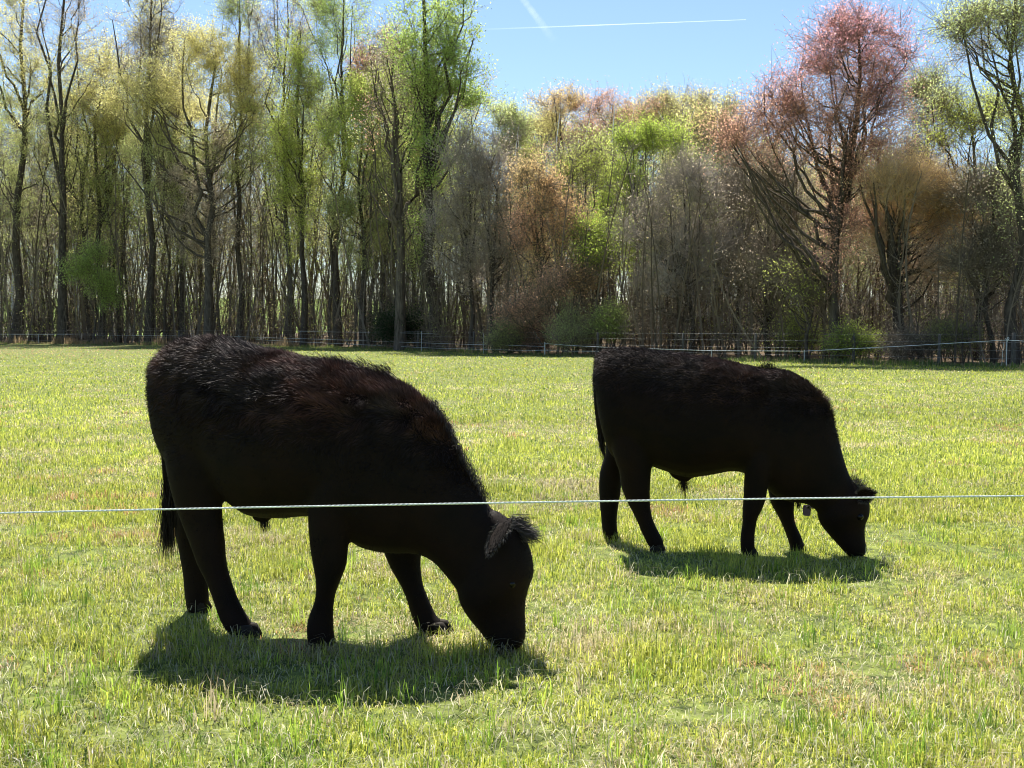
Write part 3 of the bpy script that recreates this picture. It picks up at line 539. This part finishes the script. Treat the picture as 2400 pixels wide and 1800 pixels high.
def make_cow(cw, spec):
    mb = MB()
    for s_ in spec['lofts']: cw.loft(mb, s_['s'], s_.get('d', 0.), sq=s_.get('sq', 1.))
    me = remesh(mb, .011, 5)
    f = np.array([(cw.pt(*spec['foot_px'])[0]), cw.pt(*spec['foot_px'])[1], 0])
    e = empty('cow', tuple(f), spec['label'], 'cow', 'black cattle grazing behind the rope')
    o = bpy.data.objects.new('body', me); sc.collection.objects.link(o); o.parent = e; o.matrix_parent_inverse = e.matrix_world.inverted()
    # hooves: two claws each
    for (x, d_, hd) in spec['hooves']:
        hm = MB(); g = cw.pt(x, 1400, d_); u3 = np.array([cw.u[0], cw.u[1], 0]); n3 = np.array([cw.n[0], cw.n[1], 0]); g[2] = 0
        for sgn in (-1, 1):
            c0 = g+n3*sgn*.021; k = 10; an = np.arange(k)/k*2*np.pi; rings = []
            for (zz, sh, ru, rn) in [(-.01, .012, .043, .019), (.02, .010, .042, .019), (.04, .004, .036, .018), (.055, .0, .028, .016)]:
                rings.append(c0+u3*hd*sh+np.array([0, 0, zz])+u3*ru*np.cos(an)[:, None]+n3*rn*np.sin(an)[:, None])
            V = np.concatenate(rings); idx = np.arange(4*k).reshape(4, k); a = idx[:-1]; b = np.roll(a, -1, 1); c = idx[1:]; dd = np.roll(c, -1, 1)
            hm.add(V, np.stack([a, b, dd, c], -1).reshape(-1, 4)); hm.f.append((idx[-1][None])+hm.n-4*k); hm.m.append(np.zeros(1, np.int32))
        hm.build('hoof', M_hoof, e)
    for sgn in (1, -1):
        em = MB(); c = cw.pt(*spec['eye'], 0)+np.array([cw.n[0], cw.n[1], 0])*sgn*spec['eye_w']
        th = np.linspace(0, np.pi, 9)[:, None]; ph = np.linspace(0, 2*np.pi, 13)[:-1][None]
        V = c+.019*np.stack([np.sin(th)*np.cos(ph), np.sin(th)*np.sin(ph), np.cos(th)+0*ph], -1).reshape(-1, 3); idx = np.arange(9*12).reshape(9, 12); a = idx[:-1]; b = np.roll(a, -1, 1)
        em.add(V, np.stack([a, b, np.roll(idx[1:], -1, 1), idx[1:]], -1).reshape(-1, 4)); em.build('eye', M_eye, e)
    # ears: cupped leaf of flesh with rim hair
    for (root, tip, wv, nv) in spec['ears'](cw):
        em = MB(); fr = MB(); root = np.array(root); tip = np.array(tip); ax = tip-root; L = np.linalg.norm(ax); wv = np.array(wv); nv = np.array(nv)
        ks = np.linspace(0, 1, 10); V = []; rim = []
        for t in ks:
            wd = .5*np.sin(np.pi*min(1, .16+.84*t)**.85)**.8*.075+.004; cen = root+ax*t
            ring = []
            for a in np.linspace(-1, 1, 9): ring.append(cen+wv*wd*a+nv*(.026*(a*a)*(1-t*.5)))
            for a in np.linspace(1, -1, 9): ring.append(cen+wv*wd*a*.95+nv*(.026*(a*a)*(1-t*.5)-.008))
            V.append(ring); rim += [ring[0], ring[8]]
        V = np.array(V).reshape(-1, 3); idx = np.arange(180).reshape(10, 18); a = idx[:-1]; b = np.roll(a, -1, 1); c = idx[1:]; dd = np.roll(c, -1, 1)
        em.add(V, np.stack([a, b, dd, c], -1).reshape(-1, 4)); em.f.append(np.stack([idx[0][::-1], idx[-1]])); em.m.append(np.zeros(2, np.int32))
        eo = em.build('ear', M_hide, e)
        rim = np.array(rim); q = rng.integers(0, len(rim), 900); R = rim[q]+rng.normal(0, .004, (900, 3)); outw = R-(root+ax*.4); outw /= np.linalg.norm(outw, axis=1, keepdims=True)
        dr = outw*.6+ax/L*.6+rand_unit(900)*.35; dr /= np.linalg.norm(dr, axis=1, keepdims=True)
        strands(fr, R, dr, rng.uniform(.008, .018, 900), np.full(900, .0016), np.array([.08, .07, .06])*rng.uniform(.4, 1.5, (900, 1)))  # backlit ear edge painted in as paler rim hair
        q = V[rng.integers(0, len(V), 1500)]; dr = ax/L*.9+rand_unit(1500)*.25
        strands(fr, q, dr, rng.uniform(.008, .018, 1500), np.full(1500, .0016), np.array([.02, .016, .013])*rng.uniform(.5, 1.5, (1500, 1)))
        fr.build('ear_hair', M_fur, e, smooth=False)
    # coat
    n = spec['nfur']; Rt, N = surf_sample(me, n)
    u3 = np.array([cw.u[0], cw.u[1], 0]); along = (Rt-np.array([cw.o[0], cw.o[1], 0]))@u3
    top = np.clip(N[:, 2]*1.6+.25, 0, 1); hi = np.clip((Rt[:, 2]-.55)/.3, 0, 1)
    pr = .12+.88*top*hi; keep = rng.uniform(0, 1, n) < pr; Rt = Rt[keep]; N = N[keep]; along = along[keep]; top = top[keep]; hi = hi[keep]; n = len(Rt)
    sh = spec['shag']; cl1 = vnoise(along, Rt[:, 2]+Rt[:, 1]*.6, .055, 5)-.5; cl2 = vnoise(along+9, Rt[:, 2]+Rt[:, 1]*.6, .05, 8)-.5; cl3 = vnoise(along+3, Rt[:, 2]+Rt[:, 1], .14, 2)
    flow = -u3*.75+np.array([0, 0, -.6])*(1-top)[:, None]+(u3*cl1[:, None]+np.array([0, 0, 1.])*cl2[:, None])*1.9*sh
    flow = flow-N*(flow*N).sum(1, keepdims=True)
    dr = flow*.8+N*(.26+.16*sh*top)[:, None]+rng.normal(0, .11, (n, 3)); dr /= np.linalg.norm(dr, axis=1, keepdims=True)
    neck = np.clip((along-spec['neck_s'])/.1, 0, 1)*hi
    L = (.009+.021*hi*top*sh+.014*hi*cl3+.012*neck)*rng.uniform(.7, 1.35, n)
    redm = np.clip((fbm(along+5, Rt[:, 2]*1.5, .22, 14)-.42)*4, 0, 1)*hi*spec['red']
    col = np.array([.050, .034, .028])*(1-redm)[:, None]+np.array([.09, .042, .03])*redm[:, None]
    col = col*rng.uniform(.5, 1.6, (n, 1))*(.06+.94*hi*top**1.5)[:, None]*(.55+.9*np.clip(vnoise(along+7, Rt[:, 2]*1.3+Rt[:, 1], .05, 41)*1.6-.4, 0, 1))[:, None]  # sunlit back and shaded flanks painted into the hair colour
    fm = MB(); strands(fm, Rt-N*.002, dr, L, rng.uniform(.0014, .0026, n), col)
    # longer tufts: (name, px list path, width, count, length, dir)
    for (nm, A, B_, cnt, L0, dv, jit, c, sp_) in spec['tufts']:
        tm = fm if nm.endswith('_hair') else MB(); a = cw.pt(*A); b = cw.pt(*B_); t = rng.uniform(0, 1, (cnt, 1)); R = a+(b-a)*t+rng.normal(0, sp_, (cnt, 3))
        dv3 = u3*dv[0]+np.array([0, 0, dv[1]]); g = rng.integers(0, max(4, cnt//40), cnt); gd = rand_unit(g.max()+1)*jit
        dr = dv3+gd[g]+rand_unit(cnt)*jit*.5; dr /= np.linalg.norm(dr, axis=1, keepdims=True)
        strands(tm, R, dr, L0*rng.uniform(.5, 1.2, cnt), np.full(cnt, .0022), np.array(c)*rng.uniform(.5, 1.5, (cnt, 1)), droop=.3, curl=.12)
        if tm is not fm: tm.build(nm, M_fur, e, smooth=False)
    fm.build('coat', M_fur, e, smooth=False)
    return e
BK = (.02, .015, .012); GR = (.075, .066, .062)
c1 = Cow(-.52, 4.38, math.radians(18))
def ears1(cw):
    N3 = np.array([cw.n[0], cw.n[1], 0]); u = np.array([cw.u[0], cw.u[1], 0])
    r = cw.pt(1182, 1222, .10); t = cw.pt(1148, 1298, .19); yield (r, t, u*.9+np.array([0, 0, .43]), -N3*.6)
    r = cw.pt(1190, 1232, -.09); t = cw.pt(1160, 1290, -.22); yield (r, t, u*.85+np.array([0, 0, .5]), -N3)
spec1 = dict(label='larger shaggy black cow in front at left, grazing with its head down', foot_px=(760, 1400, 0), nfur=330000, shag=1.0, red=1.0, neck_s=.35, eye=(1213, 1358), eye_w=.074,
  hooves=[(752, .15, 1), (1030, -.13, 1), (580, .15, 1), (466, -.15, 1)], ears=ears1, lofts=[
  dict(s=[(372, 880, 376, 960, .05), (384, 845, 392, 1010, .12), (406, 820, 414, 1080, .175), (440, 800, 452, 1130, .21), (490, 795, 500, 1150, .235), (545, 800, 545, 1166, .245), (610, 818, 600, 1206, .27), (685, 836, 668, 1213, .285), (760, 850, 740, 1209, .275), (828, 866, 800, 1226, .245), (896, 882, 850, 1278, .22), (946, 906, 915, 1296, .185), (990, 940, 980, 1296, .15)], sq=.92),
  dict(s=[(846, 868, 840, 1265, .18), (938, 902, 900, 1294, .18), (1010, 958, 965, 1297, .155), (1046, 1010, 995, 1303, .135), (1072, 1066, 1022, 1318, .12), (1105, 1122, 1052, 1352, .105), (1136, 1172, 1078, 1388, .095), (1162, 1212, 1095, 1420, .09)], sq=.95),
  dict(s=[(1160, 1195, 1150, 1260, .05), (1196, 1222, 1115, 1330, .085), (1226, 1255, 1080, 1370, .10), (1243, 1300, 1080, 1405, .11), (1248, 1345, 1095, 1435, .105), (1238, 1378, 1108, 1455, .085), (1230, 1410, 1122, 1472, .072), (1229, 1450, 1136, 1490, .066), (1231, 1485, 1150, 1506, .064), (1226, 1508, 1164, 1520, .055), (1212, 1522, 1178, 1528, .03)], sq=.9),
  # near fore leg
  dict(s=[(860, 1000, 740, 1010, .06), (850, 1120, 728, 1110, .08), (822, 1215, 726, 1200, .075), (814, 1262, 729, 1262, .068), (810, 1322, 735, 1312, .06), (796, 1360, 744, 1365, .052), (783, 1396, 740, 1408, .045), (779, 1440, 727, 1440, .045), (780, 1482, 722, 1470, .05), (785, 1514, 726, 1514, .05), (788, 1534, 732, 1532, .048)], d=.15),
  # far fore leg
  dict(s=[(960, 1060, 860, 1090, .06), (990, 1200, 880, 1200, .07), (986, 1290, 902, 1290, .065), (984, 1325, 918, 1330, .055), (989, 1370, 942, 1372, .048), (1001, 1400, 955, 1405, .043), (1019, 1440, 966, 1442, .043), (1038, 1465, 980, 1472, .047), (1046, 1490, 997, 1498, .045)], d=-.13),
  # near hind leg with thigh
  dict(s=[(560, 940, 372, 930, .06), (545, 1040, 386, 1040, .085), (525, 1120, 398, 1112, .085), (517, 1180, 414, 1180, .07), (519, 1225, 430, 1225, .06), (524, 1270, 448, 1272, .055), (528, 1318, 466, 1322, .048), (537, 1355, 486, 1362, .043), (553, 1399, 503, 1408, .04), (571, 1435, 516, 1446, .043), (587, 1462, 532, 1474, .047), (594, 1486, 548, 1492, .045)], d=.14),
  # far hind leg
  dict(s=[(520, 980, 400, 980, .06), (505, 1100, 402, 1100, .07), (492, 1180, 404, 1180, .06), (486, 1250, 412, 1240, .052), (484, 1290, 422, 1290, .048), (485, 1345, 431, 1345, .042), (487, 1392, 435, 1392, .042), (487, 1418, 440, 1420, .045), (488, 1440, 445, 1440, .044)], d=-.15),
  # tail
  dict(s=[(380, 850, 362, 862, .03), (376, 930, 358, 930, .025), (388, 1010, 370, 1010, .022), (396, 1080, 380, 1080, .02), (402, 1150, 384, 1150, .018), (404, 1200, 388, 1200, .014)], d=0.0),
  dict(s=[(600, 1195, 590, 1215, .02), (628, 1200, 610, 1226, .02), (640, 1205, 630, 1222, .012)], d=0.)],
  tufts=[('forelock', (1196, 1222, 0), (1234, 1258, 0), 1000, .062, (1., .0), .5, (.07, .06, .055), .013),
         ('tail_switch', (394, 1120, 0), (396, 1215, 0), 900, .15, (-.05, -1), .14, BK, .012),
         ('tail_end_hair', (394, 1195, 0), (397, 1230, 0), 260, .17, (-.12, -1), .16, BK, .012),
         ('belly_tuft', (612, 1216, 0), (626, 1218, 0), 120, .05, (.1, -1), .3, BK, .006),
         ('withers_hair', (740, 848, 0), (920, 876, 0), 900, .04, (-.6, .45), .4, (.04, .025, .02), .014),
         ('nape_hair', (1012, 936, 0), (1140, 1165, 0), 1500, .022, (.1, -.5), .3, (.06, .05, .045), .009)])
cow1 = make_cow(c1, spec1)
c2 = Cow(1.4, 6.08, math.radians(15))
def ears2(cw):
    N3 = np.array([cw.n[0], cw.n[1], 0]); u = np.array([cw.u[0], cw.u[1], 0]); z = np.array([0, 0, 1.])
    r = cw.pt(2012, 1170, .08); t = cw.pt(2050, 1156, .17); yield (r, t, z*.8-u*.3, N3*.7+z*.5)
    r = cw.pt(1960, 1160, -.08); t = cw.pt(1896, 1186, -.2); yield (r, t, z*.8+u*.3, N3)
spec2 = dict(label='smaller black steer farther back at right, grazing, with an ear tag', foot_px=(1752, 1250, 0), nfur=200000, shag=.55, red=.5, neck_s=.25, eye=(2014, 1206), eye_w=.073,
  hooves=[(1752, .13, 1), (1864, -.12, 1), (1536, .13, 1), (1432, -.13, 1)], ears=ears2, lofts=[
  dict(s=[(1396, 880, 1402, 950, .05), (1400, 850, 1414, 1000, .13), (1412, 828, 1432, 1060, .18), (1440, 818, 1460, 1080, .215), (1490, 817, 1510, 1086, .24), (1550, 824, 1560, 1103, .26), (1612, 833, 1615, 1118, .27), (1670, 841, 1670, 1112, .265), (1730, 853, 1728, 1104, .25), (1785, 864, 1780, 1125, .22), (1836, 868, 1825, 1160, .19), (1873, 881, 1858, 1172, .16)], sq=.88),
  dict(s=[(1780, 864, 1770, 1120, .18), (1860, 876, 1820, 1165, .18), (1905, 906, 1850, 1176, .155), (1935, 940, 1868, 1178, .135), (1954, 985, 1882, 1180, .12), (1968, 1040, 1896, 1184, .108), (1984, 1095, 1908, 1192, .10), (1998, 1130, 1920, 1205, .09)], sq=.95),
  dict(s=[(1990, 1120, 1960, 1160, .04), (2015, 1142, 1925, 1190, .08), (2034, 1165, 1916, 1205, .095), (2039, 1190, 1920, 1222, .098), (2037, 1210, 1930, 1238, .085), (2029, 1228, 1940, 1250, .072), (2027, 1250, 1953, 1265, .065), (2029, 1272, 1968, 1281, .062), (2032, 1290, 1982, 1297, .056), (2026, 1302, 1996, 1306, .04)], sq=.9),
  dict(s=[(1820, 990, 1748, 990, .06), (1815, 1080, 1746, 1080, .08), (1800, 1140, 1744, 1120, .07), (1795, 1170, 1742, 1165, .06), (1786, 1195, 1740, 1200, .055), (1776, 1214, 1740, 1222, .047), (1770, 1245, 1736, 1250, .044), (1769, 1275, 1735, 1275, .048), (1771, 1300, 1738, 1300, .048), (1773, 1312, 1741, 1312, .045)], d=.13),
  dict(s=[(1870, 1050, 1800, 1060, .06), (1868, 1130, 1800, 1130, .065), (1863, 1175, 1805, 1175, .06), (1861, 1205, 1821, 1205, .05), (1865, 1228, 1833, 1230, .043), (1874, 1248, 1841, 1250, .043), (1882, 1268, 1848, 1270, .045), (1884, 1284, 1852, 1286, .042)], d=-.12),
  dict(s=[(1555, 940, 1410, 940, .06), (1545, 1010, 1425, 1010, .08), (1530, 1070, 1440, 1072, .08), (1526, 1105, 1451, 1105, .068), (1524, 1140, 1456, 1140, .06), (1524, 1180, 1470, 1176, .05), (1529, 1213, 1487, 1208, .043), (1540, 1240, 1500, 1238, .042), (1552, 1262, 1511, 1262, .045), (1558, 1280, 1520, 1280, .043)], d=.13),
  dict(s=[(1510, 960, 1415, 960, .05), (1480, 1050, 1420, 1050, .06), (1462, 1090, 1410, 1090, .058), (1458, 1125, 1404, 1120, .055), (1454, 1160, 1404, 1158, .048), (1448, 1195, 1407, 1195, .043), (1446, 1225, 1410, 1225, .042), (1448, 1252, 1413, 1252, .045), (1450, 1278, 1417, 1278, .043)], d=-.13),
  dict(s=[(1412, 830, 1398, 838, .03), (1404, 880, 1390, 880, .026), (1407, 950, 1392, 950, .02), (1412, 1010, 1399, 1010, .018), (1417, 1050, 1405, 1050, .014)], d=0.),
  dict(s=[(1575, 1105, 1570, 1115, .02), (1605, 1112, 1595, 1130, .02), (1625, 1118, 1612, 1130, .012)], d=0.)],
  tufts=[('forelock', (1998, 1128, 0), (2026, 1150, 0), 500, .04, (.5, .6), .6, GR, .016),
         ('tail_switch', (1406, 1000, 0), (1412, 1050, 0), 400, .08, (.1, -1), .12, BK, .009),
         ('sheath_tuft', (1596, 1124, 0), (1610, 1130, 0), 200, .06, (-.05, -1), .25, BK, .008),
         ('sheath_strand', (1604, 1135, 0), (1606, 1150, 0), 14, .085, (.0, -1), .04, BK, .002),
         ('withers_hair', (1780, 862, 0), (1815, 864, 0), 300, .035, (-.1, .9), .4, BK, .012),
         ('tailhead_hair', (1400, 840, 0), (1450, 818, 0), 500, .04, (-.5, .7), .45, BK, .014),
         ('throat_hair', (1866, 1176, 0), (1874, 1180, 0), 80, .035, (0, -1), .3, BK, .006)])
cow2 = make_cow(c2, spec2)
tm = MB(); r = c2.pt(1886, 1186, -.2); q = []
for zz, ww in [(.005, .012), (0, .02), (-.02, .023), (-.048, .021), (-.056, .015)]:
    for s_ in (-1, 1): q += [r+np.array([c2.u[0], c2.u[1], 0])*ww*s_+[0.012, 0, zz]]
q = np.array(q); fb = np.concatenate([q, q-np.array([c2.n[0], c2.n[1], 0])*.003])
fc = [[2*i, 2*i+1, 2*i+3, 2*i+2] for i in range(4)]+[[10+2*i, 12+2*i, 13+2*i, 11+2*i] for i in range(4)]+[[2*i, 2*i+2, 12+2*i, 10+2*i] for i in range(4)]+[[2*i+1, 11+2*i, 13+2*i, 2*i+3] for i in range(4)]+[[8, 9, 19, 18], [0, 10, 11, 1]]
tm.add(fb, fc); tm.build('ear_tag', M_tag, cow2, smooth=False)

# ------------------------------------------------------------ ropes and fences
M_rope, nt_, bs_ = mat('white_rope'); noise_col(nt_, bs_, (.62, .68, .66), (.8, .84, .82), 60, 3, None, .6)
rm = MB(); Ya = 2.0
A = P(-600, 1218, 2.05); Mid = P(1200, 1178, 1.97); B_ = P(3000, 1158, 2.05)
def strand_curve(A, M_, B_, t): return (A*(1-t)*(1-2*t)+M_*4*t*(1-t)+B_*t*(2*t-1))
t = np.linspace(0, 1, 2600)[:, None]; cen = strand_curve(A, Mid, B_, t); ph = np.cumsum(np.concatenate([[0], np.linalg.norm(np.diff(cen, axis=0), axis=1)]))*2*np.pi/.026
for k_ in range(3):
    off = np.stack([0*ph, np.cos(ph+k_*2.094), np.sin(ph+k_*2.094)], -1)*.00085
    tubes(rm, (cen+off)[None], np.full((1, len(t)), .00095), 5)
tag(rm.build('rope', M_rope), 'thin twisted white rope stretched across the foreground in front of both cows', 'rope')
M_post, nt_, bs_ = mat('plastic_post'); noise_col(nt_, bs_, (.5, .52, .5), (.68, .7, .66), 20, 3, None, .6)
M_wood, nt_, bs_ = mat('weathered_wood'); noise_col(nt_, bs_, (.06, .055, .05), (.14, .125, .105), 9, 6, (3, 3, .5), .95, .4)
M_wire, nt_, bs_ = mat('galvanised_wire'); noise_col(nt_, bs_, (.34, .34, .33), (.5, .5, .48), 10, 3, None, .5); bs_.inputs['Metallic'].default_value = .3
def FP_(px, py): return P(px, py, edgeY(px)-.15)
def polyline(mb, pts, r, sag=.0):
    pts = np.array(pts); out = []
    for a, b in zip(pts[:-1], pts[1:]):
        for t in np.linspace(0, 1, 9)[:-1]:
            p = a*(1-t)+b*t; p[2] -= sag*4*t*(1-t); out.append(p)
    out.append(pts[-1]); out = np.array(out); tubes(mb, out[None], np.full((1, len(out)), r), 5)
e = empty('rope_fence', (float(FP_(1277, 800)[0]), float(FP_(1277, 800)[1]), 0), 'white rope electric fence on thin posts along the far side of the field', 'fence')
def post(px, top, r, m=M_post):
    mb = MB(); q = FP_(px, top); tubes(mb, np.array([[[q[0], q[1], -.1], [q[0], q[1], q[2]*.5], [q[0], q[1], q[2]], [q[0], q[1], q[2]+.002]]]), np.array([[r, r, r*.9, .001]]), 8); mb.build('post', m, e)
    mi = MB(); tubes(mi, np.array([[q+[0, -.02, -.05], q+[0, -.03, -.02], q+[0, -.02, .01]]]), np.array([[r*.8, r*1.6, r*.8]]), 6); mi.build('insulator', M_post, e)
for px, top, r in [(90, 783, .012), (1277, 803, .02), (1668, 820, .011), (1885, 821, .012), (2360, 797, .013), (988, 777, .012), (1133, 782, .012), (560, 786, .012)]: post(px, top, r)
def rope(pts, r, nm='rope_strand', m=M_rope): 
    mb = MB(); polyline(mb, [FP_(*p) for p in pts], r, .0); mb.build(nm, m, e)
rope([(-200, 786), (90, 784), (300, 786), (560, 789), (831, 798), (1061, 806), (1277, 812)], .006)
rope([(1277, 805), (1340, 810), (1420, 814), (1668, 822), (1885, 823), (2120, 811), (2360, 797), (2500, 806)], .009)
rope([(700, 777), (860, 779), (988, 781), (1025, 783)], .0045)
rope([(600, 796), (888, 810), (1022, 816), (1176, 820), (1277, 822), (1420, 824)], .0055)
mb = MB(); q = FP_(2360, 797); tt = np.linspace(0, 1, 24)[:, None]; lp = q+np.concatenate([.035*np.sin(2*np.pi*tt)+.05*tt, 0*tt-.03, .045-.045*np.cos(2*np.pi*tt)], 1)
tubes(mb, lp[None], np.full((1, 24), .008), 5); tubes(mb, np.array([[q, q+[-.03, -.03, .025], q+[-.06, -.03, .05]]]), np.full((1, 3), .008), 5); mb.build('knot', M_rope, e)
mb = MB(); q = FP_(2352, 803); tubes(mb, np.array([[q+[0, -.03, 0], [q[0]-.03, q[1]-.03, .5], [q[0]-.05, q[1]-.03, .05]]]), np.full((1, 3), .006), 5); mb.build('hanging_rope', M_rope, e)
# wire fence behind it
e2 = empty('wire_fence', (float(FP_(1100, 800)[0]), float(FP_(1100, 800)[1])+.8, 0), 'grey wire fence with wooden posts close behind the white rope fence', 'fence')
fx = [-300, 150, 420, 705, 980, 1110, 1400, 1600, 1770, 2000, 2200, 2374, 2600]
pos = [np.array([(p-1200)/F*(edgeY(p)+.55), edgeY(p)+.55]) for p in fx]
for p in pos:
    mb = MB(); h = 1.0 if p is not pos[11] else 1.05; r = .05 if p is not pos[11] else .075
    tubes(mb, np.array([[[p[0], p[1], -.1], [p[0]+.01, p[1], h*.5], [p[0]+.02, p[1], h], [p[0]+.02, p[1], h+.01]]]), np.array([[r*1.05, r, r*.95, .005]]), 8); mb.build('post', M_wood, e2)
for hz in (.25, .5, .75, .98):
    mb = MB(); polyline(mb, [np.array([p[0], p[1]-.06, hz]) for p in pos], .0024, .0); mb.build('wire', M_wire, e2)
mb = MB(); a = pos[11]; b = pos[12]; c_ = [[a[0]+.05, a[1]-.09, .58], [(a[0]+b[0])/2, (a[1]+b[1])/2-.09, .58], [b[0], b[1]-.09, .58]]; tubes(mb, np.array([c_]), np.full((1, 3), .018), 6); mb.build('rail', M_wood, e2)

# ------------------------------------------------------------ contrails high in the sky
def contrail_mat(name, dens):
    m, nt, bs = mat(name); nt.nodes.remove(bs)
    tr = nt.nodes.new('ShaderNodeBsdfTranslucent'); tr.inputs[0].default_value = (.95, .97, 1, 1); tp = nt.nodes.new('ShaderNodeBsdfTransparent')
    lw = nt.nodes.new('ShaderNodeLayerWeight'); lw.inputs[0].default_value = .5; at = nt.nodes.new('ShaderNodeAttribute'); at.attribute_name = 'col'
    inv = nt.nodes.new('ShaderNodeMath'); inv.operation = 'SUBTRACT'; inv.inputs[0].default_value = 1; nt.links.new(lw.outputs['Facing'], inv.inputs[1])
    ml = nt.nodes.new('ShaderNodeMath'); ml.operation = 'MULTIPLY'; nt.links.new(inv.outputs[0], ml.inputs[0]); nt.links.new(at.outputs[0], ml.inputs[1])
    m2 = nt.nodes.new('ShaderNodeMath'); m2.operation = 'MULTIPLY'; nt.links.new(ml.outputs[0], m2.inputs[0]); m2.inputs[1].default_value = dens
    mx = nt.nodes.new('ShaderNodeMixShader'); nt.links.new(m2.outputs[0], mx.inputs[0]); nt.links.new(tp.outputs[0], mx.inputs[1]); nt.links.new(tr.outputs[0], mx.inputs[2])
    nt.links.new(mx.outputs[0], nt.nodes['Material Output'].inputs[0]); return m
def contrail(label, a, b, Y, r0, r1, dens, fade):
    k = 60; t = np.linspace(0, 1, k)[:, None]; pa = P(*a, Y); pb = P(*b, Y); pts = pa*(1-t)+pb*t; mb = MB()
    rr = (r0+(r1-r0)*t[:, 0])*(1+.25*(vnoise(t[:, 0]*40, t[:, 0], 1.5, 4)-.5)); tubes(mb, pts[None], rr[None], 14)
    c = mb.c[0].reshape(k, 14, 4); c[..., :3] = (fade(t[:, 0])*(.75+.5*vnoise(t[:, 0]*60, t[:, 0], 3, 6)))[:, None, None]; mb.c[0] = c.reshape(-1, 4)
    tag(mb.build('contrail', contrail_mat('ice_trail', dens)), label, 'contrail')
Yc = 30000
contrail('long thin straight white contrail crossing the blue sky', (1100, 70), (1748, 46), Yc, 24, 10, .11, lambda t: np.clip(t*2.2, 0, 1))
contrail('short broad blurred contrail slanting down from the top of the photo', (1205, -30), (1302, 100), Yc, 90, 130, .045, lambda t: np.clip((1-t)*2, 0, 1))
